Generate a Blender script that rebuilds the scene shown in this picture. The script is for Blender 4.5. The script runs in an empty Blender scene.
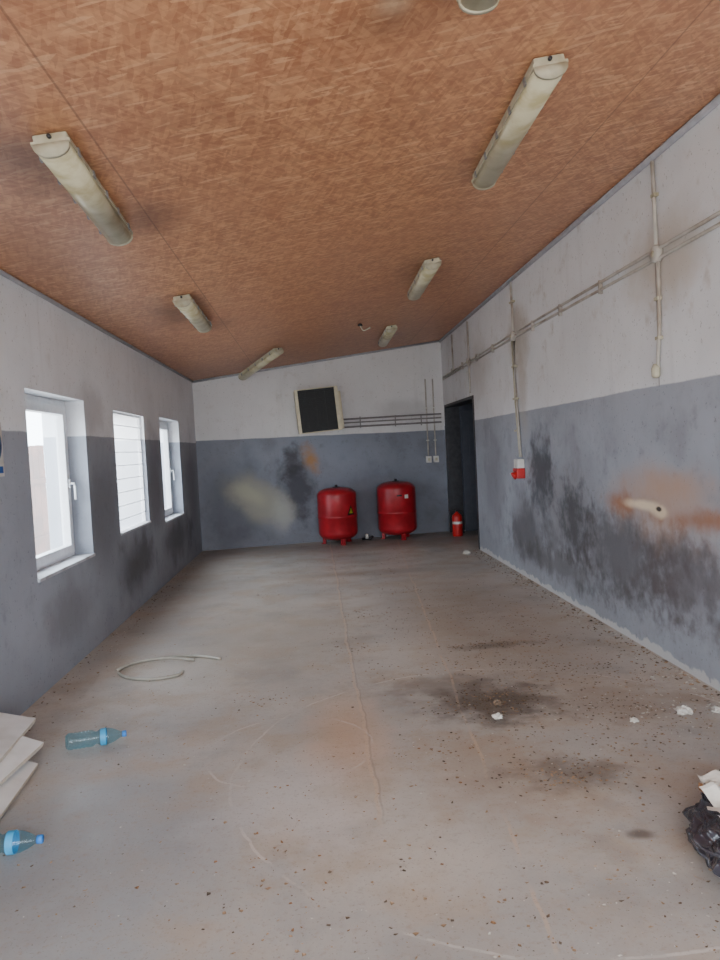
import bpy, math, random
from mathutils import Vector, Matrix, noise as mnoise
random.seed(7)
SC=bpy.context.scene
WL,WR=-1.84,2.26
Y0=-1.5
def cz(x): return 2.69+0.1439*(x-WL)
def by(x): return 11.5+0.183*(x-WL)
def lin(c):
    r=[]
    for v in c:
        v/=255.0
        r.append(v/12.92 if v<=0.04045 else ((v+0.055)/1.055)**2.4)
    return (r[0],r[1],r[2],1.0)

# ---------------------------------------------------------------- materials
class G:
    def __init__(s,name,rough=0.6,metal=0.0,spec=0.4):
        s.mat=bpy.data.materials.new(name); s.mat.use_nodes=True
        s.nt=s.mat.node_tree; s.cache={}
        s.b=[n for n in s.nt.nodes if n.type=='BSDF_PRINCIPLED'][0]
        s.out=[n for n in s.nt.nodes if n.type=='OUTPUT_MATERIAL'][0]
        s.b.inputs['Roughness'].default_value=rough
        s.b.inputs['Metallic'].default_value=metal
        s.b.inputs['Specular IOR Level'].default_value=spec
        s.tc=s.nt.nodes.new('ShaderNodeTexCoord')
        s.p=s.tc.outputs['Object']
        sp=s.nt.nodes.new('ShaderNodeSeparateXYZ'); s.nt.links.new(s.p,sp.inputs[0])
        s.x,s.y,s.z=sp.outputs
    def lk(s,a,i):
        if isinstance(a,(int,float)): i.default_value=a
        elif isinstance(a,(tuple,list)): i.default_value=a
        else: s.nt.links.new(a,i)
    def m(s,op,a,b=0.0,clamp=False):
        n=s.nt.nodes.new('ShaderNodeMath'); n.operation=op; n.use_clamp=clamp
        s.lk(a,n.inputs[0]); s.lk(b,n.inputs[1]); return n.outputs[0]
    def mix(s,f,a,b,blend='MIX'):
        n=s.nt.nodes.new('ShaderNodeMix'); n.data_type='RGBA'; n.blend_type=blend
        s.lk(f,n.inputs[0]); s.lk(a,n.inputs[6]); s.lk(b,n.inputs[7]); return n.outputs[2]
    def vec(s,scale=(1,1,1),rot=(0,0,0),loc=(0,0,0)):
        n=s.nt.nodes.new('ShaderNodeMapping'); s.nt.links.new(s.p,n.inputs[0])
        n.inputs['Scale'].default_value=scale; n.inputs['Rotation'].default_value=rot; n.inputs['Location'].default_value=loc
        return n.outputs[0]
    def noise(s,scale,detail=3,rough=0.55,vec=None,dist=0.0):
        key=(scale,detail,rough,dist)
        if vec is None and key in s.cache: return s.cache[key]
        n=s.nt.nodes.new('ShaderNodeTexNoise'); s.lk(vec or s.p,n.inputs['Vector'])
        n.inputs['Scale'].default_value=scale; n.inputs['Detail'].default_value=detail
        n.inputs['Roughness'].default_value=rough; n.inputs['Distortion'].default_value=dist
        if vec is None: s.cache[key]=n.outputs[0]
        return n.outputs[0]
    def vor(s,scale,vec=None,feature='F1',out='Color'):
        n=s.nt.nodes.new('ShaderNodeTexVoronoi'); n.feature=feature
        s.lk(vec or s.p,n.inputs['Vector']); n.inputs['Scale'].default_value=scale
        return n.outputs[out]
    def mr(s,v,a,b,c=0.0,d=1.0):
        n=s.nt.nodes.new('ShaderNodeMapRange'); n.interpolation_type='SMOOTHSTEP'
        s.lk(v,n.inputs[0])
        for i,q in enumerate((a,b,c,d)): n.inputs[i+1].default_value=q
        return n.outputs[0]
    def blob(s,c,r,amt=0.5,nsc=3.0,inner=0.2,rot=None):
        nsc=2.5 if nsc<3.5 else 6.0
        a=s.nt.nodes.new('ShaderNodeVectorMath'); a.operation='SUBTRACT'; s.lk(s.p,a.inputs[0]); a.inputs[1].default_value=c
        o=a.outputs[0]
        if rot:
            q=s.nt.nodes.new('ShaderNodeVectorRotate'); q.rotation_type='EULER_XYZ'; s.lk(o,q.inputs['Vector']); q.inputs['Rotation'].default_value=rot; o=q.outputs[0]
        d=s.nt.nodes.new('ShaderNodeVectorMath'); d.operation='DIVIDE'; s.lk(o,d.inputs[0]); d.inputs[1].default_value=r
        l=s.nt.nodes.new('ShaderNodeVectorMath'); l.operation='LENGTH'; s.lk(d.outputs[0],l.inputs[0])
        n=s.m('MULTIPLY',s.m('SUBTRACT',s.noise(nsc,5,0.62),0.5),amt*2.4)
        return s.mr(s.m('ADD',l.outputs['Value'],n),inner,1.0,1.0,0.0)
    def line(s,coord,at,w):
        return s.mr(s.m('ABSOLUTE',s.m('SUBTRACT',coord,at)),w*0.4,w,1.0,0.0)
    def col(s,c): s.lk(c,s.b.inputs['Base Color']); return s
    def bump(s,h,st=0.2,d=0.01):
        n=s.nt.nodes.new('ShaderNodeBump'); n.inputs['Strength'].default_value=st; n.inputs['Distance'].default_value=d
        s.lk(h,n.inputs['Height']); s.nt.links.new(n.outputs[0],s.b.inputs['Normal'])
def simple(name,c,rough=0.5,metal=0.0,var=0.12,nsc=14.0,spec=0.4,dirt=None):
    g=G(name,rough,metal,spec)
    n=g.noise(nsc,2,0.6)
    dk=tuple(v*(1-var) for v in lin(c)[:3])+(1,); lt=tuple(min(1,v*(1+var)) for v in lin(c)[:3])+(1,)
    o=g.mix(g.mr(n,0.3,0.7),dk,lt)
    if dirt: o=g.mix(g.m('MULTIPLY',g.mr(g.noise(nsc*0.4,3,0.65),0.48,0.7),0.6),o,lin(dirt))
    g.col(o); return g.mat

def wall_mat(name,zline,up,lo,extra,soot=0.5,updirt=0.45):
    g=G(name,0.62,0,0.35)
    big=g.noise(0.9,4,0.6); med=g.noise(6.0,5,0.62); blobn=g.noise(2.5,5,0.62)
    wob=g.m('MULTIPLY',g.m('SUBTRACT',blobn,0.5),0.03)
    t=g.mr(g.m('ADD',g.z,wob),zline-0.006,zline+0.006)
    upc=g.mix(g.mr(big,0.35,0.7),lin(up),lin([v*0.95 for v in up]))
    upc=g.mix(g.m('MULTIPLY',g.mr(med,0.56,0.76),updirt),upc,lin((176,164,152)))
    loc=g.mix(g.mr(big,0.3,0.7),lin(lo),lin([v*0.92 for v in lo]))
    loc=g.mix(g.m('MULTIPLY',g.mr(blobn,0.48,0.72),soot*0.8),loc,lin((106,104,108)))
    loc=g.mix(g.m('MULTIPLY',g.mr(med,0.57,0.74),soot*0.55),loc,lin((80,77,79)))
    c=g.mix(t,loc,upc)
    st=g.noise(1.0,3,0.6,vec=g.vec((6,6,0.6)))
    c=g.mix(g.m('MULTIPLY',g.mr(st,0.56,0.8),0.35*soot),c,lin((120,113,108)))
    zz=g.m('ADD',g.z,g.m('MULTIPLY',g.m('SUBTRACT',blobn,0.5),1.0))
    c=g.mix(g.m('MULTIPLY',g.mr(zz,0.0,0.65,1,0),0.7*soot),c,lin((82,77,75)))
    fine=g.noise(40,2,0.7)
    c=g.mix(g.m('MULTIPLY',g.mr(fine,0.65,0.71),0.4),c,lin((76,68,64)))
    c=extra(g,c)
    g.col(c)
    g.bump(g.m('ADD',fine,g.m('MULTIPLY',med,2.0)),0.2,0.006)
    return g.mat

def mkA(g):
    def A(c,ce,ra,colr,s,amt=0.5,n=3.0,inn=0.2,rot=None): return g.mix(g.m('MULTIPLY',g.blob(ce,ra,amt,n,inn,rot),s),c,lin(colr))
    return A
def ex_right(g,c):
    A=mkA(g)
    c=A(c,(WR,6.3,0.85),(1,1.3,0.8),(108,105,108),0.6,0.7)
    c=A(c,(WR,7.6,0.55),(1,1.0,0.55),(72,68,70),0.75,0.7)
    c=A(c,(WR,9.0,0.9),(1,0.8,0.9),(98,94,97),0.5,0.7)
    c=A(c,(WR,7.1,1.15),(1,0.6,0.55),(52,52,57),0.8,0.7,5)
    c=A(c,(WR,6.2,0.75),(1,0.55,0.5),(52,50,53),0.75,0.8,5)
    c=A(c,(WR,5.2,0.60),(1,1.3,0.55),(72,67,68),0.75,0.7,5)
    c=A(c,(WR,4.3,0.58),(1,0.9,0.45),(78,67,66),0.7,0.7,5)
    c=A(c,(WR,6.6,0.3),(1,2.0,0.22),(70,65,64),0.6,0.8,5)
    c=A(c,(WR,4.6,1.03),(1,1.3,0.34),(176,144,124),0.75,0.5,2.5,0.0)
    c=A(c,(WR,4.5,1.18),(1,0.9,0.14),(178,140,110),0.4,0.5,2.5,0.0)
    c=A(c,(WR,4.0,0.98),(1,0.95,0.11),(146,94,60),0.8,0.5,5,0.0,(0.08,0,0))
    c=A(c,(WR,5.25,1.0),(1,0.45,0.13),(154,100,64),0.8,0.5,5,0.0)
    c=A(c,(WR,4.85,1.01),(1,0.42,0.05),(226,208,180),0.85,0.35,7,0.2)
    c=A(c,(WR,4.60,0.98),(1,0.16,0.055),(220,202,174),0.85,0.45,7,0.2)
    c=A(c,(WR,4.62,1.0),(1,0.05,0.022),(50,36,30),1.0,0.35,7,0.4)
    c=A(c,(WR,4.5,2.6),(1,0.7,0.35),(180,162,138),0.55)
    c=A(c,(WR,7.7,2.6),(1,0.5,0.5),(160,146,126),0.6)
    c=A(c,(WR,7.6,2.0),(1,0.25,0.7),(166,156,142),0.45)
    c=A(c,(WR,9.6,2.5),(1,0.9,0.6),(170,162,154),0.4)
    zz=g.m('ADD',g.z,g.m('MULTIPLY',g.m('SUBTRACT',g.noise(6.0,5,0.62),0.5),0.18))
    c=g.mix(g.m('MULTIPLY',g.mr(zz,0.04,0.06,1,0),0.85),c,lin((186,184,182)))
    for yy in (4.56,7.84,10.2,2.0):
        c=g.mix(g.m('MULTIPLY',g.m('MULTIPLY',g.line(g.y,yy,0.012),g.mr(g.z,1.8,1.82)),0.6),c,lin((110,102,96)))
    c=g.mix(g.m('MULTIPLY',g.line(g.z,2.62,0.012),0.45),c,lin((110,102,96)))
    return c
def ex_left(g,c):
    A=mkA(g)
    c=A(c,(WL,6.4,1.0),(1,0.7,0.8),(84,82,86),0.5)
    c=A(c,(WL,8.4,1.2),(1,0.6,0.9),(76,74,78),0.5)
    c=A(c,(WL,7.4,0.45),(1,1.2,0.4),(56,53,53),0.7)
    c=A(c,(WL,9.6,0.45),(1,1.5,0.4),(60,57,58),0.65)
    c=A(c,(WL,10.9,1.0),(1,0.7,1.1),(76,74,78),0.45)
    c=A(c,(WL,5.4,0.4),(1,0.8,0.25),(104,102,104),0.45)
    c=A(c,(WL,6.2,1.95),(1,0.5,0.3),(150,146,148),0.35)
    return c
def ex_back(g,c):
    A=mkA(g)
    c=A(c,(-1.3,11.6,0.7),(0.9,2,1.0),(76,75,83),0.6)
    c=A(c,(0.9,11.9,0.6),(1.4,2,0.8),(78,75,83),0.55)
    c=A(c,(-0.3,11.7,0.9),(0.45,3,0.85),(52,50,56),0.8,0.5,5)
    c=A(c,(-0.35,11.7,1.35),(0.22,3,0.38),(58,54,58),0.65,0.5,5)
    c=A(c,(-0.92,11.6,0.74),(0.80,3,0.42),(154,152,138),0.85,0.3,2.0,0.35,(0,-0.6,0))
    c=A(c,(-1.05,11.6,0.85),(0.40,3,0.18),(172,168,148),0.6,0.3,2.0,0.2,(0,-0.6,0))
    c=A(c,(-0.55,11.7,0.50),(0.25,3,0.42),(174,174,170),0.5,0.4,2.5,0.2)
    c=A(c,(-0.05,11.75,1.36),(0.19,3,0.36),(176,128,76),0.85,0.5,4,0.0,(0,0.35,0))
    c=A(c,(1.5,11.9,2.1),(0.8,3,0.25),(160,156,156),0.35)
    return c
M_RIGHT=wall_mat('wall_paint_right',1.81,(226,227,230),(164,169,179),ex_right,0.42)
M_LEFT=wall_mat('wall_paint_left',1.715,(236,238,243),(166,172,184),ex_left,0.36,0.2)
M_BACK=wall_mat('wall_paint_back',1.745,(222,220,221),(138,143,156),ex_back,0.45,0.3)

# floor concrete
g=G('concrete_floor',0.5,0,0.4)
big=g.noise(0.55,5,0.6); med=g.noise(2.5,5,0.62); fn=g.noise(30,4,0.7); sp=g.noise(85,2,0.6); m14=g.noise(1.4,5,0.65)
c=g.mix(g.mr(big,0.35,0.65),lin((164,160,155)),lin((186,179,170)))
c=g.mix(g.m('MULTIPLY',g.mr(med,0.44,0.64),0.5),c,lin((168,147,125)))
c=g.mix(g.m('MULTIPLY',g.mr(m14,0.50,0.68),0.5),c,lin((138,135,133)))
def FB(ce,ra,colr,s,amt=0.5,n=2.0,inn=0.2):
    global c
    c=g.mix(g.m('MULTIPLY',g.blob(ce,ra,amt,n,inn),s),c,lin(colr))
FB((-1.0,2.6,0),(1.0,1.3,1),(132,137,142),0.65)
FB((0.6,2.0,0),(1.2,0.5,1),(142,140,139),0.5)
FB((-0.5,5.8,0),(1.1,1.6,1),(156,143,129),0.5)
FB((0.1,3.7,0),(0.30,1.0,1),(190,154,126),0.55,0.6,3)
FB((0.75,3.2,0),(0.5,0.7,1),(158,136,116),0.5,0.7,5)
FB((-0.15,3.0,0),(0.5,0.6,1),(200,196,194),0.5,0.6,3)
FB((1.3,6.0,0),(0.9,3.0,1),(148,131,114),0.6)
FB((1.7,3.9,0),(0.7,0.5,1),(138,120,104),0.5,0.7,5)
FB((-1.5,8.0,0),(0.5,3.5,1),(132,123,113),0.5)
FB((0.6,11.2,0),(2.6,0.9,1),(114,104,96),0.55)
FB((0.95,4.05,0),(0.50,0.48,1),(82,70,61),0.85,0.8,6)
FB((1.05,3.1,0),(0.38,0.2,1),(98,85,75),0.65,0.8,7)
FB((1.15,2.58,0),(0.07,0.05,1),(84,72,64),0.8,0.4,7)
FB((0.75,4.4,0),(0.7,0.28,1),(110,100,92),0.55,0.8,4)
FB((1.25,5.2,0),(0.45,0.12,1),(98,86,76),0.6,0.7,4)
FB((0.5,8.6,0),(1.5,0.3,1),(126,110,97),0.55,0.7,3)
wob=g.m('MULTIPLY',g.m('SUBTRACT',m14,0.5),0.10)
xw=g.m('ADD',g.x,wob)
brk=g.mr(med,0.35,0.55)
c=g.mix(g.m('MULTIPLY',g.m('MULTIPLY',g.line(xw,0.19,0.012),g.mr(g.y,2.7,3.0)),0.45),c,lin((200,174,148)))
c=g.mix(g.m('MULTIPLY',g.m('MULTIPLY',g.line(xw,0.205,0.006),g.mr(g.y,2.7,3.0)),0.3),c,lin((112,98,88)))
xs=g.m('SUBTRACT',g.m('ADD',g.x,wob),g.m('MULTIPLY',g.m('SUBTRACT',g.y,2.48),0.067))
c=g.mix(g.m('MULTIPLY',g.m('MULTIPLY',g.line(xs,0.66,0.011),brk),0.5),c,lin((196,170,146)))
for (cx,cy,rr,w,a) in ((0.9,3.3,1.35,0.009,0.28),(-0.2,3.6,0.42,0.008,0.25)):
    dx=g.m('SUBTRACT',g.x,cx); dy=g.m('SUBTRACT',g.y,cy)
    d=g.m('SQRT',g.m('ADD',g.m('MULTIPLY',dx,dx),g.m('MULTIPLY',dy,dy)))
    d=g.m('ADD',d,wob)
    msk=g.m('MULTIPLY',g.line(d,rr,w),g.mr(med,0.45,0.58))
    c=g.mix(g.m('MULTIPLY',msk,a*1.6),c,lin((216,210,204)))
c=g.mix(g.m('MULTIPLY',g.mr(fn,0.52,0.72),0.4),c,lin((146,126,107)))
c=g.mix(g.m('MULTIPLY',g.mr(sp,0.62,0.68),0.4),c,lin((108,94,83)))
g.col(c); g.lk(g.mr(med,0.3,0.7,0.36,0.55),g.b.inputs['Roughness'])
g.bump(fn,0.25,0.005)
M_FLOOR=g.mat

# OSB ceiling
g=G('osb_board',0.42,0,0.5)
def val(o):
    n=g.nt.nodes.new('ShaderNodeSeparateColor'); g.lk(o,n.inputs[0]); return n.outputs[0]
def strand(sc,rot,loc):
    q=g.nt.nodes.new('ShaderNodeVectorRotate'); q.rotation_type='Z_AXIS'; g.lk(g.p,q.inputs['Vector']); q.inputs['Angle'].default_value=rot
    mp=g.nt.nodes.new('ShaderNodeMapping'); g.lk(q.outputs[0],mp.inputs[0]); mp.inputs['Scale'].default_value=sc; mp.inputs['Location'].default_value=loc
    return val(g.vor(1.0,vec=mp.outputs[0]))
s1=strand((12,56,0.01),0.15,(0,0,0)); s2=strand((13,60,0.01),-0.95,(4,7,0)); s3=strand((12,58,0.01),1.3,(2,9,0))
a=g.m('MULTIPLY',g.m('ADD',g.m('ADD',s1,s2),s3),0.333)
n3=g.noise(0.8,4,0.6); n4=g.noise(2.5,5,0.62)
c=g.mix(g.mr(a,0.05,0.95),lin((168,111,78)),lin((218,163,120)))
c=g.mix(g.m('MULTIPLY',g.mr(s1,0.88,0.94),0.35),c,lin((234,192,150)))
c=g.mix(g.m('MULTIPLY',g.mr(s2,0.90,0.95),0.32),c,lin((130,82,56)))
c=g.mix(g.m('MULTIPLY',g.mr(n3,0.4,0.7),0.3),c,lin((196,138,104)))
c=g.mix(g.m('MULTIPLY',g.mr(n4,0.52,0.75),0.3),c,lin((148,97,70)))
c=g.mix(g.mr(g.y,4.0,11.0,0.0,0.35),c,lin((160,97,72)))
for xx in (-0.84,1.66):
    c=g.mix(g.m('MULTIPLY',g.line(g.x,xx,0.006),0.5),c,lin((100,62,44)))
for yy in (5.6,8.1,10.6):
    c=g.mix(g.m('MULTIPLY',g.line(g.y,yy,0.007),0.45),c,lin((110,68,48)))
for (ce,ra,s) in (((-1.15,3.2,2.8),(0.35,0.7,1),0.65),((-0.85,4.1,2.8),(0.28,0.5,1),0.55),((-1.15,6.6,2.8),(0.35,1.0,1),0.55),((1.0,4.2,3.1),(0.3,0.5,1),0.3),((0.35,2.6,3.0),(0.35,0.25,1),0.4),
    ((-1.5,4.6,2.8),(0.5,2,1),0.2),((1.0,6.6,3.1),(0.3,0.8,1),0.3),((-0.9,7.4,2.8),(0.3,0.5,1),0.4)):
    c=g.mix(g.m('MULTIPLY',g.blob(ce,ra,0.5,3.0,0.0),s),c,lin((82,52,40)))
c=g.mix(g.m('MULTIPLY',g.blob((0.35,2.5,3.0),(0.10,0.12,1),0.4,8.0,0.0),0.3),c,lin((210,190,160)))
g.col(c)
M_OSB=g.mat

M_PVC=simple('white_pvc',(232,234,238),0.35,var=0.04)
M_CREAM=simple('cream_housing',(186,180,158),0.5,var=0.1,dirt=(146,130,98))
M_BEIGE=simple('beige_sheet_metal',(204,194,168),0.5,var=0.08)
g=G('yellowed_diffuser',0.28,0,0.5)
cc=g.mix(g.mr(g.noise(7,4),0.35,0.7),lin((208,201,172)),lin((174,162,122)))
g.col(cc)
M_DIFF=g.mat
M_DARK=simple('black_plastic',(22,22,25),0.55,var=0.15)
M_STEELD=simple('dark_steel',(60,60,64),0.5,0.5,var=0.2)
M_STEEL=simple('galvanised_steel',(150,150,152),0.4,0.8,var=0.15)
M_CONDUIT=simple('painted_conduit',(186,180,172),0.55,var=0.1,nsc=8,dirt=(136,118,98))
M_CONDB=simple('grey_conduit',(134,128,128),0.5,var=0.12)
M_RED=simple('red_enamel',(160,28,38),0.38,var=0.18,nsc=5,dirt=(112,24,30))
M_REDP=simple('red_plastic',(184,36,36),0.4)
M_WHITE=simple('white_plastic',(212,210,206),0.45,var=0.06,dirt=(170,160,140))
M_YEL=simple('yellow_green_sticker',(140,146,40),0.5)
M_BOARD=simple('white_laminate_board',(216,214,212),0.5,var=0.05,nsc=6,dirt=(176,168,158))
M_BEDGE=simple('board_edge',(196,186,172),0.8,var=0.1,nsc=60)
M_HOSE=simple('milky_hose',(150,146,136),0.4,var=0.1)
M_PAPER=simple('crumpled_paper',(206,200,190),0.8,var=0.12,nsc=20)
M_CARD=simple('cardboard',(140,104,74),0.85,var=0.15)
M_LEAF=simple('dry_leaf',(150,124,98),0.85,var=0.3,nsc=3)
M_LEAFD=simple('dark_leaf',(98,82,68),0.9,var=0.3,nsc=3)
M_PLASTER=simple('plaster_crumb',(196,192,184),0.9,var=0.12)
M_BLUE=simple('blue_sign_paint',(24,86,160),0.4,var=0.05)
M_BAG=simple('grey_bin_bag',(62,58,66),0.20,var=0.2,nsc=6,spec=0.8)
M_SILL=simple('sill_plaster',(200,202,208),0.6,var=0.08,dirt=(140,136,138))
M_TRIM=simple('ceiling_trim_paint',(166,166,172),0.6,var=0.1)
M_DOOR=simple('grey_door_paint',(84,88,98),0.5,var=0.08)
M_DKROOM=simple('side_room_plaster',(70,72,82),0.8,var=0.15,nsc=3)
M_GROUND=simple('outside_ground',(196,188,176),0.9,var=0.15,nsc=1.5)
M_FENCE=simple('rusty_fence',(104,62,48),0.8,var=0.35,nsc=2.5)
def glass(name,tint,white=0.0,rough=0.05,wc=(0.9,0.93,0.96,1)):
    g=G(name); nt=g.nt
    tr=nt.nodes.new('ShaderNodeBsdfTransparent'); tr.inputs[0].default_value=tint
    gl=nt.nodes.new('ShaderNodeBsdfGlossy'); gl.inputs['Roughness'].default_value=rough
    lw=nt.nodes.new('ShaderNodeLayerWeight'); lw.inputs[0].default_value=0.5
    fac=g.m('ADD',g.m('MULTIPLY',g.m('POWER',lw.outputs['Facing'],4.0),0.35),0.03)
    mx=nt.nodes.new('ShaderNodeMixShader'); nt.links.new(fac,mx.inputs[0]); nt.links.new(tr.outputs[0],mx.inputs[1]); nt.links.new(gl.outputs[0],mx.inputs[2])
    o=mx.outputs[0]
    if white:
        tl=nt.nodes.new('ShaderNodeBsdfTranslucent'); tl.inputs[0].default_value=wc
        m2=nt.nodes.new('ShaderNodeMixShader'); m2.inputs[0].default_value=white
        nt.links.new(o,m2.inputs[1]); nt.links.new(tl.outputs[0],m2.inputs[2]); o=m2.outputs[0]
    nt.links.new(o,g.out.inputs[0]); return g.mat
M_GLASS=glass('window_glass',(0.84,0.90,0.95,1),0.12,0.08)
M_FROST=glass('frosted_glass',(0.97,0.98,0.99,1),0.3)
M_PET=glass('blue_pet_plastic',(0.82,0.95,0.99,1),0.2,0.08,(0.35,0.75,0.9,1))
M_CAP=simple('blue_cap',(50,120,196),0.4)
M_LABEL=simple('bottle_label',(60,150,196),0.5)

# ---------------------------------------------------------------- mesh builder
class MB:
    def __init__(s): s.v=[]; s.f=[]; s.mi=[]; s.sm=[]; s.mats=[]
    def mid(s,m):
        if m not in s.mats: s.mats.append(m)
        return s.mats.index(m)
    def add(s,vs,fs,m,smooth=False,T=None):
        o=len(s.v)
        for v in vs:
            v=Vector(v); s.v.append(T@v if T else v)
        k=s.mid(m)
        for f in fs: s.f.append([i+o for i in f]); s.mi.append(k); s.sm.append(smooth)
    def box(s,a,b,m,T=None):
        x0,y0,z0=a; x1,y1,z1=b
        s.add([(x0,y0,z0),(x1,y0,z0),(x1,y1,z0),(x0,y1,z0),(x0,y0,z1),(x1,y0,z1),(x1,y1,z1),(x0,y1,z1)],
              [(0,3,2,1),(4,5,6,7),(0,1,5,4),(1,2,6,5),(2,3,7,6),(3,0,4,7)],m,False,T)
    def bbox(s,a,b,m,r=0.01,T=None):
        import bmesh
        bm=bmesh.new(); bmesh.ops.create_cube(bm,size=1)
        for v in bm.verts:
            v.co=Vector([(a[i]+b[i])/2+v.co[i]*(b[i]-a[i]) for i in range(3)])
        bmesh.ops.bevel(bm,geom=bm.edges[:],offset=r,segments=2,affect='EDGES',profile=0.6)
        bm.verts.index_update()
        s.add([v.co.copy() for v in bm.verts],[[v.index for v in f.verts] for f in bm.faces],m,False,T); bm.free()
    def rev(s,prof,m,n=24,T=None,smooth=True,caps=True):
        vs=[];fs=[]
        for (r,z) in prof:
            for i in range(n):
                a=2*math.pi*i/n; vs.append((r*math.cos(a),r*math.sin(a),z))
        for j in range(len(prof)-1):
            for i in range(n):
                k=(i+1)%n; fs.append((j*n+i,j*n+k,(j+1)*n+k,(j+1)*n+i))
        if caps:
            fs.append(tuple(range(n-1,-1,-1))); fs.append(tuple(range((len(prof)-1)*n,len(prof)*n)))
        s.add(vs,fs,m,smooth,T)
    def tube(s,pts,r,m,n=8):
        pts=[Vector(p) for p in pts]; vs=[];fs=[]
        up=Vector((0,0,1))
        for i,p in enumerate(pts):
            d=(pts[min(i+1,len(pts)-1)]-pts[max(i-1,0)]).normalized()
            a=d.cross(up)
            if a.length<0.05: a=d.cross(Vector((0,1,0)))
            a.normalize(); b=d.cross(a)
            for k in range(n):
                t=2*math.pi*k/n; vs.append(p+a*math.cos(t)*r+b*math.sin(t)*r)
        for i in range(len(pts)-1):
            for k in range(n):
                q=(k+1)%n; fs.append((i*n+k,i*n+q,(i+1)*n+q,(i+1)*n+k))
        fs.append(tuple(range(n-1,-1,-1))); fs.append(tuple(range((len(pts)-1)*n,len(pts)*n)))
        s.add(vs,fs,m,True)
    def build(s,name):
        me=bpy.data.meshes.new(name); me.from_pydata([tuple(v) for v in s.v],[],s.f)
        for m in s.mats: me.materials.append(m)
        for p,k,q in zip(me.polygons,s.mi,s.sm): p.material_index=k; p.use_smooth=q
        me.validate(); me.update()
        import bmesh
        bm=bmesh.new(); bm.from_mesh(me); bmesh.ops.recalc_face_normals(bm,faces=bm.faces); bm.to_mesh(me); bm.free()
        o=bpy.data.objects.new(name,me); SC.collection.objects.link(o); return o
def smooth(pts,n=8):
    pts=[Vector(p) for p in pts]; out=[]
    for i in range(len(pts)-1):
        p0=pts[max(i-1,0)];p1=pts[i];p2=pts[i+1];p3=pts[min(i+2,len(pts)-1)]
        for k in range(n):
            t=k/n; out.append(0.5*((2*p1)+(-p0+p2)*t+(2*p0-5*p1+4*p2-p3)*t*t+(-p0+3*p1-3*p2+p3)*t**3))
    out.append(pts[-1]); return out
def TR(loc,rx=0,ry=0,rz=0):
    return Matrix.Translation(loc)@Matrix.Rotation(rz,4,'Z')@Matrix.Rotation(ry,4,'Y')@Matrix.Rotation(rx,4,'X')

# ---------------------------------------------------------------- room shell
def wall_x(name,x0,x1,y0,y1,z0,z1,holes,mat):
    ys=sorted(set([y0,y1]+[h[0] for h in holes]+[h[1] for h in holes]))
    zs=sorted(set([z0,z1]+[h[2] for h in holes]+[h[3] for h in holes]))
    b=MB()
    for i in range(len(ys)-1):
        for j in range(len(zs)-1):
            cy=(ys[i]+ys[i+1])/2; czz=(zs[j]+zs[j+1])/2
            if any(h[0]<cy<h[1] and h[2]<czz<h[3] for h in holes): continue
            b.box((x0,ys[i],zs[j]),(x1,ys[i+1],zs[j+1]),mat)
    return b.build(name)
W1=(4.8,6.0,0.73,2.0); W2=(6.85,8.05,0.80,1.97); W3=(8.87,10.1,0.71,2.0)
wall_x('wall_left',WL-0.34,WL,Y0,11.9,0,2.69,[W1,W2,W3],M_LEFT)
DO=(9.95,12.1,0.0,2.14)
wall_x('wall_right',WR,WR+0.22,Y0,12.3,0,3.28,[DO],M_RIGHT)
b=MB()
b.add([(WL-0.3,by(WL-0.3),0),(WR,by(WR),0),(WR,by(WR)+0.25,0),(WL-0.3,by(WL-0.3)+0.25,0),
       (WL-0.3,by(WL-0.3),cz(WL)),(WR,by(WR),cz(WR)),(WR,by(WR)+0.25,cz(WR)),(WL-0.3,by(WL-0.3)+0.25,cz(WL))],
      [(0,3,2,1),(4,5,6,7),(0,1,5,4),(1,2,6,5),(2,3,7,6),(3,0,4,7)],M_BACK)
b.build('wall_back')
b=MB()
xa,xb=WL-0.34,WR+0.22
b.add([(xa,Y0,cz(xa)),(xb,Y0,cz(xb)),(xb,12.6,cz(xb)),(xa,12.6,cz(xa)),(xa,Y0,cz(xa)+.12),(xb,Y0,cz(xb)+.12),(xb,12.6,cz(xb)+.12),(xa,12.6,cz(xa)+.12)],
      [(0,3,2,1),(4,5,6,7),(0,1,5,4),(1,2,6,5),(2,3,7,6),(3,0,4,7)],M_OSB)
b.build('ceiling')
b=MB(); b.box((WL-0.34,Y0,-0.1),(5.2,12.7,0.0),M_FLOOR); b.build('floor')
b=MB()
b.box((WL-.3,Y0-0.2,0),(WL+0.1,Y0,2.69),M_LEFT); b.box((WR-0.1,Y0-0.2,0),(WR+.2,Y0,3.2),M_RIGHT)
b.box((WL,Y0-0.2,2.66),(WR,Y0,3.4),M_LEFT); b.build('wall_front')
b=MB()
b.tube([(WR-0.02,Y0,cz(WR)-0.03),(WR-0.02,by(WR)-.02,cz(WR)-0.03)],0.022,M_TRIM,6); b.build('trim_1')
b=MB()
b.tube([(WL+0.015,Y0,cz(WL)-0.02),(WL+0.015,by(WL)-.02,cz(WL)-0.02)],0.015,M_TRIM,6); b.build('trim_2')
b=MB()
b.tube([(WL+0.02,by(WL)-0.015,cz(WL)-0.02),(WR-0.02,by(WR)-0.015,cz(WR)-0.02)],0.018,M_TRIM,6); b.build('trim_3')
b=MB()
b.box((WR+0.22,8.9,0),(5.2,9.0,2.8),M_DKROOM); b.box((WR+0.22,12.35,0),(5.2,12.5,2.8),M_DKROOM)
b.box((5.1,9.0,0),(5.2,12.35,2.8),M_DKROOM); b.box((WR+0.22,8.9,2.7),(5.2,12.5,2.8),M_DKROOM)
b.build('wall_side_room')
b=MB()
T=TR((WR+0.245,12.04,0),0,0,math.radians(8))
b.box((0.0,-0.02,0.01),(0.9,0.02,2.05),M_DOOR,T)
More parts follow.
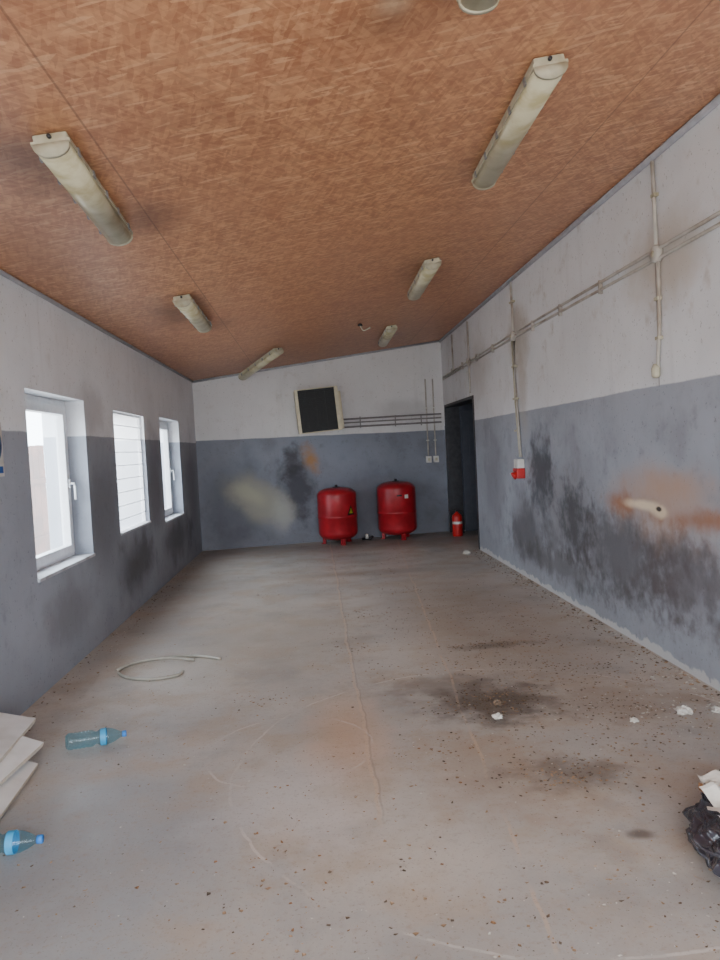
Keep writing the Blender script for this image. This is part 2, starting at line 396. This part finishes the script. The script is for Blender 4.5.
for zz in (0.2,1.15): b.box((0.12,-0.026,zz),(0.78,-0.02,zz+0.75),M_DOOR,T)
b.tube([T@Vector((0.82,-0.03,1.02)),T@Vector((0.82,-0.07,1.02)),T@Vector((0.70,-0.07,1.02))],0.009,M_STEEL)
b.build('door_1')
b=MB()
b.box((WR-0.012,9.93,0),(WR+0.232,9.97,2.16),M_STEELD); b.box((WR-0.012,12.08,0),(WR+0.232,12.12,2.16),M_STEELD); b.box((WR-0.012,9.93,2.12),(WR+0.232,12.12,2.16),M_STEELD)
b.build('trim_4')

# ---------------------------------------------------------------- windows
def pane(b,x,y0,y1,z0,z1,m): b.add([(x,y0,z0),(x,y1,z0),(x,y1,z1),(x,y0,z1)],[(0,1,2,3)],m)
def pvc_window(name,W,depth):
    y0,y1,z0,z1=W; xf=WL-depth; b=MB(); fw=0.06; t=0.06
    def ring(ya,yb,za,zb,w,xa,xb,m):
        b.bbox((xa,ya,za),(xb,ya+w,zb),m,0.006); b.bbox((xa,yb-w,za),(xb,yb,zb),m,0.006)
        b.bbox((xa,ya+w-.004,zb-w),(xb,yb-w+.004,zb),m,0.006); b.bbox((xa,ya+w-.004,za),(xb,yb-w+.004,za+w),m,0.006)
    ring(y0,y1,z0,z1,fw,xf-t,xf,M_PVC)
    ring(y0+0.045,y1-0.045,z0+0.045,z1-0.045,0.07,xf-t+0.01,xf+0.018,M_PVC)
    pane(b,xf-0.03,y0+0.1,y1-0.1,z0+0.1,z1-0.1,M_GLASS)
    yh=y1-0.08; zh=(z0+z1)/2-0.03
    b.bbox((xf+0.018,yh-0.015,zh-0.035),(xf+0.03,yh+0.015,zh+0.035),M_PVC,0.004)
    b.tube([(xf+0.03,yh,zh),(xf+0.06,yh,zh),(xf+0.062,yh,zh-0.02),(xf+0.062,yh,zh-0.13)],0.010,M_PVC)
    b.box((xf,y0+.002,z0+.001),(WL+0.015,y1-.002,z0+0.022),M_SILL)
    b.build(name)
pvc_window('window_1',W1,0.15); pvc_window('window_3',W3,0.15)
b=MB(); y0,y1,z0,z1=W2; xf=WL-0.04
pane(b,xf-0.025,y0,y1,z0,z1,M_FROST)
for yy in (y0,y1-0.02): b.box((xf-0.04,yy,z0),(xf+0.0,yy+0.02,z1),M_PVC)
for zz in (z0,z1-0.02): b.box((xf-0.04,y0,zz),(xf+0.0,y1,zz+0.02),M_PVC)
for i in range(1,9):
    zz=z0+(z1-z0)*i/9; b.tube([(xf+0.012,y0,zz),(xf+0.012,y1,zz)],0.004,M_PVC,6)
b.box((xf,y0,z0),(WL+0.02,y1,z0+0.02),M_SILL)
b.build('window_2')
b=MB(); b.box((-40,-40,-0.3),(40,50,-0.12),M_GROUND); b.build('ground_outside')
b=MB()
for i in range(18):
    yy=7.5+i*0.25; b.box((-4.4,yy,-0.12),(-4.36,yy+0.245,1.78+0.03*random.random()),M_FENCE)
b.box((-4.36,7.5,0.3),(-4.32,12,0.38),M_FENCE); b.box((-4.36,7.5,1.2),(-4.32,12,1.28),M_FENCE)
b.build('rusty_fence')

# ---------------------------------------------------------------- lamps
def lamp(A,B,name='fluorescent_ceiling_light'):
    A=Vector(A);B=Vector(B); d=(B-A); L=d.length; d.normalize()
    nrm=Vector((-0.1424,0,0.9898)); side=d.cross(nrm).normalized(); up=side.cross(d).normalized()
    T=Matrix(((side.x,d.x,up.x,A.x),(side.y,d.y,up.y,A.y),(side.z,d.z,up.z,A.z),(0,0,0,1)))
    b=MB()
    def prism(prof,ya,yb,m,sm=True):
        n=len(prof); vs=[(x,ya,z) for x,z in prof]+[(x,yb,z) for x,z in prof]
        fs=[(i,(i+1)%n,n+(i+1)%n,n+i) for i in range(n)]+[tuple(range(n)),tuple(range(2*n-1,n-1,-1))]
        b.add(vs,fs,m,sm,T)
    def U(w,dp,z,k=10): return [(w*math.cos(math.pi*i/k),z-dp*math.sin(math.pi*i/k)**0.8) for i in range(k+1)]
    b.bbox((-0.068,0,-0.035),(0.068,L,0.0),M_CREAM,0.010,T)
    prism([(-0.076,-0.030),(-0.076,-0.045),(0.076,-0.045),(0.076,-0.030)],-0.006,L+0.006,M_CREAM,False)
    prism(U(0.070,0.052,-0.044),0.0,L,M_DIFF)
    for e in (0.0,L):
        prism(U(0.073,0.056,-0.042),e-0.010,e+0.010,M_CREAM)
        b.rev([(0.009,0),(0.009,0.012),(0.006,0.015)],M_STEELD,10,T@TR((0,e+(0.002 if e>0 else -0.002),-0.018),math.pi/2 if e==0 else -math.pi/2))
    n=5
    for i in range(n):
        yy=0.12+(L-0.24)*i/(n-1)
        for sx in (-1,1): b.box((sx*0.078-0.004,yy-0.012,-0.056),(sx*0.078+0.004,yy+0.012,-0.024),M_STEEL,T)
    return b.build(name)
def onC(x,y,g=0.0): return (x,y,cz(x)-g)
g0=0.003
lamp(onC(-0.98,2.98,g0),onC(-1.03,4.18,g0))
lamp(onC(1.07,3.03,g0),onC(1.10,4.33,g0))
lamp(onC(-1.00,5.95,g0),onC(-1.01,7.2,g0))
lamp(onC(1.11,6.25,g0),onC(1.13,7.55,g0))
lamp((-0.40,9.7,cz(-0.40)-0.004),(-0.98,10.7,2.68))
lamp(onC(1.12,9.6,g0),onC(1.13,10.95,g0))
lamp(onC(0.62,1.2,g0),onC(0.63,2.46,g0))
b=MB()
b.rev([(0.03,0),(0.03,0.012),(0.012,0.03)],M_STEELD,12,TR((0.66,9.0,cz(0.66)-0.03)))
b.tube(smooth([(0.66,9.0,cz(0.66)-0.03),(0.7,8.98,cz(0.66)-0.09),(0.78,8.9,cz(0.66)-0.07)]),0.007,M_CREAM); b.build('ceiling_cable_outlet')

# ---------------------------------------------------------------- heater on back wall
b=MB()
hx=0.11; yb=by(hx)
T=TR((hx,yb-0.42,2.14),0,math.radians(-4.0),math.radians(4))
w,hh=0.34,0.345
b.bbox((-w,0.03,-hh),(w,0.30,hh),M_BEIGE,0.02,T)
b.box((-w-0.004,-0.01,-hh-0.004),(-w+0.045,0.06,hh+0.004),M_BEIGE,T); b.box((w-0.055,-0.01,-hh-0.004),(w+0.004,0.06,hh+0.004),M_BEIGE,T)
b.box((-w+0.045,-0.008,hh-0.010),(w-0.055,0.05,hh+0.004),M_BEIGE,T); b.box((-w+0.045,-0.008,-hh-0.004),(w-0.055,0.05,-hh+0.010),M_BEIGE,T)
b.box((-w+0.045,0.0,-hh+0.010),(w-0.055,0.04,hh-0.010),M_DARK,T)
for i in range(22):
    z=-hh+0.03+i*(2*hh-0.06)/21
    b.box((-w+0.05,-0.010,z-0.004),(w-0.06,0.001,z+0.004),M_DARK,T)
for xx in (-0.16,-0.01,0.14): b.box((xx-0.010,-0.016,-hh+0.02),(xx+0.010,-0.002,hh-0.02),M_DARK,T)
for sx in (-1,1):
    for (za,zb) in ((0.2,2.34),(-0.25,1.90)):
        X=hx+sx*(w-0.05); b.tube([T@Vector((sx*(w-0.04),0.28,za)),Vector((X,by(X)-0.005,zb))],0.014,M_STEELD)
b.bbox((w+0.004,0.06,-0.33),(w+0.05,0.24,0.27),M_BEIGE,0.01,T)
b.build('unit_fan_heater')
b=MB()
def ybk(x,o=0.03): return by(x)-o
for z0_,z1_,r in ((1.99,2.02,0.014),(1.93,1.955,0.012),(1.86,1.88,0.015)):
    b.tube(smooth([(0.5,ybk(0.5,.045),z0_),(1.0,ybk(1.0,.045),z0_+0.01),(1.5,ybk(1.5,.045),(z0_+z1_)/2+0.005),(2.2,ybk(2.2,.045),z1_)],5),r,M_CONDB)
for x in (0.8,1.4,1.85): b.box((x-0.008,ybk(x,0.028),1.84),(x+0.008,ybk(x,0.003),2.03),M_CONDB)
b.build('heating_pipes')
def switch(x,zt,zb):
    b=MB()
    b.tube([(x,ybk(x,.015),zt),(x,ybk(x,.015),zb+0.1)],0.012,M_CONDUIT)
    b.bbox((x-0.045,ybk(x,0.06),zb-0.02),(x+0.045,ybk(x,0.008),zb+0.09),M_WHITE,0.008)
    b.bbox((x-0.02,ybk(x,0.068),zb+0.01),(x+0.02,ybk(x,0.058),zb+0.06),M_CREAM,0.003)
    for z in (zb+0.35,zb+0.9): b.box((x-0.022,ybk(x,0.032),z),(x+0.022,ybk(x,0.004),z+0.02),M_WHITE)
    b.build('surface_light_switch')
switch(1.95,2.62,1.22); switch(2.08,2.62,1.22)

# ---------------------------------------------------------------- right wall conduits
xc=WR-0.016; WS=WR-0.001
b=MB()
b.tube([(xc,1.0,2.66),(xc,4.5,2.67),(xc,7.8,2.67),(xc,12.1,2.63)],0.012,M_CONDUIT)
b.tube([(xc,1.0,2.60),(xc,4.5,2.61),(xc,7.8,2.63),(xc,12.1,2.59)],0.011,M_CONDUIT)
for y in (2.5,3.4,5.4,6.3,7.1,8.7,9.6,10.5,11.3): b.box((xc-0.014,y,2.585),(WS,y+0.02,2.685),M_CONDUIT)
for y in (4.5,7.8,10.06):
    b.rev([(0.055,0),(0.055,0.035),(0.045,0.045)],M_CONDUIT,16,TR((WS,y,2.64),0,-math.pi/2))
    b.rev([(0.02,0.044),(0.02,0.05)],M_CREAM,10,TR((WS,y,2.64),0,-math.pi/2))
b.tube([(xc,4.53,3.25),(xc,4.51,2.69)],0.013,M_CONDUIT)
b.tube([(xc,4.49,2.6),(xc,4.5,2.2),(xc,4.54,1.92)],0.013,M_CONDUIT)
b.rev([(0.014,-0.04),(0.026,-0.03),(0.028,0.02),(0.014,0.05)],M_CREAM,12,TR((xc-0.012,4.545,1.9)))
for z in (3.0,2.35,2.1): b.box((xc-0.016,4.485,z),(WS,4.535,z+0.02),M_CREAM)
b.tube([(xc,7.83,3.25),(xc,7.8,2.69)],0.013,M_CONDUIT)
b.tube([(xc,7.8,2.6),(xc,7.77,1.9),(xc,7.70,1.32)],0.013,M_CONDUIT)
b.tube([(xc-.004,7.86,2.6),(xc-.004,7.82,1.9),(xc-.004,7.73,1.32)],0.008,M_CREAM)
for z in (3.0,2.3,1.95,1.6): b.box((xc-0.02,7.74,z),(WS,7.86,z+0.02),M_CREAM)
b.tube([(xc,10.06,3.2),(xc,10.06,2.2)],0.012,M_CONDUIT); b.tube([(xc,11.2,3.2),(xc,11.2,2.6)],0.012,M_CONDUIT)
b.build('electrical_conduit')
b=MB()
b.bbox((WR-0.08,7.62,1.20),(WS,7.77,1.30),M_WHITE,0.010)
b.bbox((WR-0.09,7.61,1.09),(WS,7.78,1.20),M_REDP,0.010)
b.rev([(0.036,0),(0.038,0.03),(0.043,0.036),(0.043,0.05),(0.02,0.052)],M_REDP,18,TR((WR-0.08,7.66,1.14),0,math.radians(-120)))
b.rev([(0.032,0),(0.034,0.03),(0.036,0.04),(0.02,0.045)],M_WHITE,18,TR((WR-0.08,7.735,1.14),0,math.radians(-120)))
b.build('industrial_power_socket')

# ---------------------------------------------------------------- tanks
def tank(x,y,R,H,name,sticker):
    b=MB(); T=TR((x,y,0))
    z0=0.06; pr=[(0.001,z0)]
    for i in range(1,9):
        a=math.pi/2*i/8; pr.append((R*math.sin(a)**0.75,z0+0.13*(1-math.cos(a))))
    pr+= [(R,z0+0.36),(R+0.006,z0+0.365),(R+0.006,z0+0.395),(R,z0+0.40)]
    zt=H-0.14
    for i in range(0,9):
        a=math.pi/2*i/8; pr.append((max(R*math.cos(a)**0.7,0.001),zt+0.12*math.sin(a)))
    b.rev(pr,M_RED,40,T)
    for k in range(3):
        a=math.radians(-90+120*k+15)
        T2=T@TR((0,0,0),0,0,a)
        b.box((R-0.10,-0.03,0.0),(R-0.09,0.03,0.20),M_RED,T2); b.box((R-0.10,-0.03,0.0),(R-0.03,0.03,0.012),M_RED,T2)
        b.box((R-0.10,-0.034,0.0),(R-0.055,-0.028,0.16),M_RED,T2); b.box((R-0.10,0.028,0.0),(R-0.055,0.034,0.16),M_RED,T2)
    b.rev([(0.06,H-0.025),(0.06,H-0.012),(0.022,H-0.010),(0.022,H+0.02),(0.014,H+0.022)],M_STEELD,18,T)
    def patch(a0,a1,zc,hh,m,tri=False,off=0.004):
        n=8; vs=[];fs=[]
        for i in range(n+1):
            a=a0+(a1-a0)*i/n; k=1.0 if not tri else (1-abs(2*i/n-1))
            for z in (zc-hh,zc-hh+2*hh*max(k,0.02)): vs.append(((R+off)*math.cos(a),(R+off)*math.sin(a),z))
        for i in range(n): fs.append((2*i,2*i+2,2*i+3,2*i+1))
        b.add(vs,fs,m,False,T)
    if sticker==1:
        patch(math.radians(-62),math.radians(-36),0.55,0.08,M_DARK,True); patch(math.radians(-56),math.radians(-42),0.54,0.045,M_YEL,True,0.006)
    else:
        patch(math.radians(-72),math.radians(-60),0.70,0.03,M_WHITE); patch(math.radians(-95),math.radians(-80),0.72,0.012,M_DARK)
    b.build(name)
tank(0.33,11.47,0.31,0.92,'expansion_tank',1)
tank(1.31,11.68,0.315,0.955,'expansion_tank',2)
b=MB()
b.tube([(0.72,11.72,0.02),(0.86,11.72,0.02),(0.9,11.74,0.05)],0.02,M_STEELD); b.rev([(0.03,0),(0.03,0.06),(0.012,0.08)],M_WHITE,12,TR((0.80,11.72,0.02)))
b.build('pipe_valve')
b=MB(); T=TR((2.27,11.55,0))
b.rev([(0.078,0),(0.082,0.012),(0.082,0.31),(0.07,0.345),(0.04,0.37),(0.024,0.38),(0.024,0.40)],M_REDP,24,T)
b.rev([(0.083,0.20),(0.083,0.24)],M_WHITE,24,T,caps=False)
b.box((-0.02,-0.02,0.395),(0.02,0.02,0.43),M_DARK,T)
b.box((-0.10,-0.012,0.43),(0.02,0.012,0.442),M_DARK,T@TR((0,0,0),0,math.radians(-4))); b.box((-0.10,-0.012,0.405),(0.0,0.012,0.417),M_DARK,T)
b.tube([T@Vector(p) for p in smooth([(0.02,0,0.41),(0.09,0,0.40),(0.105,-0.01,0.3),(0.10,-0.01,0.12)])],0.010,M_DARK)
b.rev([(0.013,-0.08),(0.02,0.0)],M_DARK,12,T@TR((0.10,-0.01,0.12)))
b.build('fire_extinguisher')

# ---------------------------------------------------------------- floor items
b=MB()
b.tube([(p.x,p.y,p.z) for p in smooth([(-0.76,5.28,0.011),(-0.95,5.40,0.011),(-1.2,5.42,0.011),(-1.42,5.30,0.011),(-1.46,5.14,0.011),(-1.36,4.98,0.011),(-1.18,4.90,0.011),(-1.02,4.95,0.011),(-0.99,5.04,0.011)],8)],0.011,M_HOSE)
b.tube([(p.x,p.y,p.z) for p in smooth([(-1.46,5.10,0.032),(-1.36,5.28,0.030),(-1.15,5.33,0.03),(-0.95,5.30,0.011)],8)],0.010,M_HOSE)
b.build('garden_hose')
def bottle(loc,rz,s=1.0):
    T=Matrix.Translation(loc)@Matrix.Rotation(rz,4,'Z')@Matrix.Rotation(math.pi/2,4,'Y')@Matrix.Scale(s,4)
    b=MB(); pr=[(0.012,0.006),(0.034,0.0),(0.042,0.012)]
    z=0.03
    while z<0.11: pr+=[(0.043,z),(0.0385,z+0.007),(0.043,z+0.014)]; z+=0.02
    pr+=[(0.041,0.13),(0.030,0.15),(0.041,0.17),(0.043,0.19),(0.040,0.215),(0.030,0.245),(0.016,0.27),(0.0135,0.285)]
    b.rev(pr,M_PET,20,T)
    b.rev([(0.0435,0.172),(0.0438,0.20)],M_LABEL,20,T,caps=False)
    b.rev([(0.0165,0.28),(0.0165,0.298),(0.015,0.301)],M_CAP,16,T)
    b.build('plastic_water_bottle')
bottle((-1.37,3.80,0.044),math.radians(12))
bottle((-1.43,2.80,0.044),math.radians(4))

b=MB()
def board(loc,sx,sy,t,rx,ry,rz):
    T=TR(loc,rx,ry,rz); b.box((-sx/2,-sy/2,0),(sx/2,sy/2,t),M_BOARD,T)
    b.box((sx/2,-sy/2,0.001),(sx/2+0.002,sy/2,t-.001),M_BEDGE,T)
board((-1.60,3.25,0.07),0.38,0.66,0.024,0,math.radians(20),math.radians(4))
board((-1.63,3.32,0.12),0.32,0.72,0.024,math.radians(2),math.radians(18),math.radians(-6))
board((-1.66,3.50,0.16),0.26,0.74,0.024,math.radians(1),math.radians(15),math.radians(3))
b.build('laminate_board_stack')

# rubbish bag with waste paper in it
import bmesh
b=MB()
bm=bmesh.new(); bmesh.ops.create_icosphere(bm,subdivisions=6,radius=1)
for v in bm.verts:
    p=v.co.copy(); n=mnoise.noise(p*1.6)*0.20+abs(mnoise.noise(p*3.5+Vector((5,1,2))))*0.22+abs(mnoise.noise(p*9))*0.06+abs(mnoise.noise(p*18))*0.02
    q=p*(0.84+n)
    z=q.z*0.13+0.012*mnoise.noise(p*7)
    if p.z>0.2: z-=(p.z-0.2)*0.05
    xx=q.x*0.33; yy=q.y*0.50; an=-0.30
    v.co=Vector((1.58+xx*math.cos(an)-yy*math.sin(an),2.33+xx*math.sin(an)+yy*math.cos(an),max(0.004,0.07+z)))
b.add([v.co.copy() for v in bm.verts],[[v.index for v in f.verts] for f in bm.faces],M_BAG,True); bm.free()
def crumple(cx,cy,cz_,s,m,seed,fl=0.5,sub=3):
    bm=bmesh.new(); bmesh.ops.create_icosphere(bm,subdivisions=sub,radius=1)
    for v in bm.verts:
        p=v.co.copy(); n=mnoise.noise(p*2.3+Vector((seed,0,0)))*0.6+abs(mnoise.noise(p*6+Vector((seed,3,0))))*0.4
        q=p*(0.8+n)*s; v.co=Vector((cx+q.x,cy+q.y,max(0.001,cz_+q.z*fl)))
    b.add([v.co.copy() for v in bm.verts],[[v.index for v in f.verts] for f in bm.faces],m,False); bm.free()
def sheet(x,y,z,sx,sy,rx,ry,rz,m,seed):
    n=7; vs=[];fs=[]
    for i in range(n+1):
        for j in range(n+1):
            u=(i/n-.5)*sx; v=(j/n-.5)*sy
            vs.append((u,v,0.035*mnoise.noise(Vector((u*12+seed,v*12,0)))+0.3*u*u/sx))
    for i in range(n):
        for j in range(n): a=i*(n+1)+j; fs.append((a,a+1,a+n+2,a+n+1))
    b.add(vs,fs,m,False,TR((x,y,z),rx,ry,rz))
for k,(x,y,z,sx,sy,rx,ry,rz,m) in enumerate(((1.44,2.58,0.18,0.12,0.07,0.4,0.15,0.4,M_PAPER),(1.46,2.47,0.19,0.16,0.08,0.3,0.1,1.0,M_WHITE),(1.37,2.44,0.19,0.06,0.10,0.2,-0.2,0.2,M_PAPER),(1.35,2.35,0.19,0.11,0.04,0.35,-0.1,-0.4,M_PAPER),(1.40,2.32,0.19,0.10,0.05,0.3,-0.3,0.7,M_CARD),(1.58,2.38,0.20,0.2,0.2,0.2,0.15,0.1,M_WHITE),(1.31,2.22,0.17,0.10,0.05,0.3,-0.25,0.9,M_PAPER),(1.44,2.26,0.19,0.12,0.10,0.3,-0.1,0.3,M_CARD),(1.36,2.14,0.16,0.12,0.06,0.3,0.2,0.5,M_PAPER),(1.29,2.14,0.15,0.10,0.03,0.5,-0.3,0.2,M_PAPER),(1.33,2.28,0.19,0.05,0.08,0.1,0.3,1.3,M_WHITE),(1.38,2.52,0.18,0.07,0.04,0.5,-0.3,1.2,M_CARD),(1.27,2.06,0.13,0.12,0.05,0.3,-0.2,0.6,M_PAPER),(1.34,2.05,0.14,0.10,0.06,0.4,0.1,0.1,M_WHITE))):
    sheet(x,y,z,sx,sy,rx,ry,rz,m,k*3.3)
crumple(1.42,2.54,0.18,0.028,M_PAPER,3.1); crumple(1.36,2.24,0.18,0.024,M_PAPER,8.1); crumple(1.33,2.10,0.15,0.024,M_PAPER,5.1)
b.build('rubbish_bag')

def lump(x,y,s,m,seed,name='crumpled_paper'):
    global b
    b=MB(); crumple(x,y,s*0.35,s,m,seed,0.6); b.build(name)
lump(0.92,3.80,0.028,M_PLASTER,1.2); lump(1.90,3.68,0.04,M_PLASTER,4.2); lump(1.6,3.62,0.022,M_PLASTER,6.2)
lump(2.08,3.66,0.03,M_PLASTER,9.2); lump(0.98,4.0,0.03,M_LEAFD,5.5,'dirt_clump'); lump(2.0,9.6,0.05,M_PLASTER,2.9,'plaster_chunk')

b=MB()
def flake(x,y,s,m):
    n=random.choice((4,5)); a0=random.random()*6.28; el=random.uniform(0.3,1)
    vs=[]; tilt=random.uniform(-0.35,0.35)
    for i in range(n):
        a=2*math.pi*i/n+random.uniform(-.3,.3); r=s*random.uniform(0.6,1.1)
        px=r*math.cos(a); py=r*math.sin(a)*el
        vs.append((x+px*math.cos(a0)-py*math.sin(a0),y+px*math.sin(a0)+py*math.cos(a0),0.002+abs(px*tilt)+random.uniform(0,s*0.25)))
    vs.append((x,y,0.001))
    b.add(vs,[(i,(i+1)%n,n) for i in range(n)],m)
for i in range(6500):
    x=random.uniform(WL+.05,WR-.05); y=1.8+9.4*random.random()**1.2
    if x<-0.9 and y<3.5 and random.random()<0.6: continue
    if mnoise.noise(Vector((x*1.3,y*1.3,3.1)))<random.uniform(-0.5,0.3): continue
    flake(x,y,random.choice((random.uniform(0.002,0.005),random.uniform(0.002,0.006),random.uniform(0.003,0.010))),random.choice((M_LEAF,M_LEAF,M_LEAFD,M_PLASTER)))
def cluster(cx,cy,rx,ry,n,ms,s0=0.003,s1=0.012):
    for i in range(n): flake(min(max(random.gauss(cx,rx),WL+.03),WR-.03),random.gauss(cy,ry),random.uniform(s0,s1),random.choice(ms))
cluster(0.95,4.05,0.18,0.16,420,(M_LEAFD,M_LEAFD,M_LEAF)); cluster(1.05,3.1,0.14,0.07,200,(M_LEAFD,M_LEAF))
cluster(-0.2,2.45,0.10,0.25,45,(M_LEAF,M_CARD),0.004,0.014); cluster(1.7,3.7,0.3,0.2,380,(M_LEAF,M_LEAFD,M_PLASTER))
cluster(1.4,4.5,0.5,0.35,550,(M_LEAF,M_LEAFD)); cluster(0.0,2.9,0.4,0.5,110,(M_LEAF,M_CARD)); cluster(0.5,2.3,0.5,0.25,110,(M_LEAF,M_LEAFD))
cluster(1.3,6.0,0.4,0.8,550,(M_LEAFD,M_LEAF)); cluster(0.6,9.5,0.8,0.9,450,(M_LEAFD,M_LEAF)); cluster(1.25,5.2,0.2,0.05,160,(M_LEAFD,M_LEAF)); cluster(1.25,3.3,0.35,0.3,260,(M_LEAFD,M_LEAF))
for (cx,cy) in ((0.4,6.5),(-0.4,4.4),(0.9,7.4),(1.7,5.2),(0.55,3.5),(-0.6,7.6),(1.9,4.3),(0.2,5.4)): cluster(cx,cy,0.12,0.10,40,(M_LEAF,M_LEAFD,M_CARD),0.004,0.012)
for i in range(900):
    flake(WR-0.02-abs(random.gauss(0,0.10)),random.uniform(2.5,9.9),random.uniform(0.005,0.02),random.choice((M_PLASTER,M_LEAF,M_LEAFD)))
for i in range(350):
    flake(WL+0.02+abs(random.gauss(0,0.10)),random.uniform(4,11.4),random.uniform(0.005,0.015),random.choice((M_PLASTER,M_LEAF,M_LEAFD)))
b.build('floor_debris')

b=MB()
b.box((WL+0.0005,4.10,1.44),(WL+0.005,4.40,1.76),M_WHITE)
b.rev([(0.115,0),(0.115,0.002)],M_BLUE,32,TR((WL+0.005,4.27,1.63),0,math.pi/2))
b.rev([(0.035,0),(0.035,0.002)],M_WHITE,20,TR((WL+0.007,4.27,1.66),0,math.pi/2))
b.box((WL+0.007,4.22,1.57),(WL+0.009,4.32,1.62),M_WHITE)
b.box((WL+0.005,4.12,1.46),(WL+0.007,4.385,1.50),M_BLUE)
b.build('safety_sign')

# ---------------------------------------------------------------- light
w=bpy.data.worlds.new('sky'); SC.world=w; w.use_nodes=True
nt=w.node_tree; bg=nt.nodes['Background']; bg.inputs[0].default_value=(0.87,0.935,1.0,1); bg.inputs[1].default_value=14.5
def portal(loc,rot,sx,sy,name):
    l=bpy.data.lights.new(name,'AREA'); l.shape='RECTANGLE'; l.size=sx; l.size_y=sy; l.energy=1
    l.cycles.is_portal=True
    o=bpy.data.objects.new(name,l); o.location=loc; o.rotation_euler=rot; SC.collection.objects.link(o)
portal(((WL+WR)/2,Y0-0.25,1.32),(math.radians(90),0,0),3.9,2.66,'gate_portal')
for i,W in enumerate((W1,W2,W3)):
    portal((WL-0.36,(W[0]+W[1])/2,(W[2]+W[3])/2),(0,math.radians(-90),0),W[3]-W[2],W[1]-W[0],'window_portal_%d'%(i+1))

# ---------------------------------------------------------------- camera
f=720.; yaw=math.atan(45/f); p=math.atan(31.5/f); r=0.05
F=Vector((math.sin(yaw)*math.cos(p),math.cos(yaw)*math.cos(p),-math.sin(p)))
R0=Vector((math.cos(yaw),-math.sin(yaw),0)); U0=R0.cross(F)
R=math.cos(r)*R0-math.sin(r)*U0; U=math.sin(r)*R0+math.cos(r)*U0
cam=bpy.data.cameras.new('camera'); co=bpy.data.objects.new('camera',cam); SC.collection.objects.link(co); SC.camera=co
cam.sensor_fit='VERTICAL'; cam.sensor_height=24; cam.lens=24*f/960; cam.clip_start=0.05
co.matrix_world=Matrix(((R.x,U.x,-F.x,0),(R.y,U.y,-F.y,0),(R.z,U.z,-F.z,1.5),(0,0,0,1)))
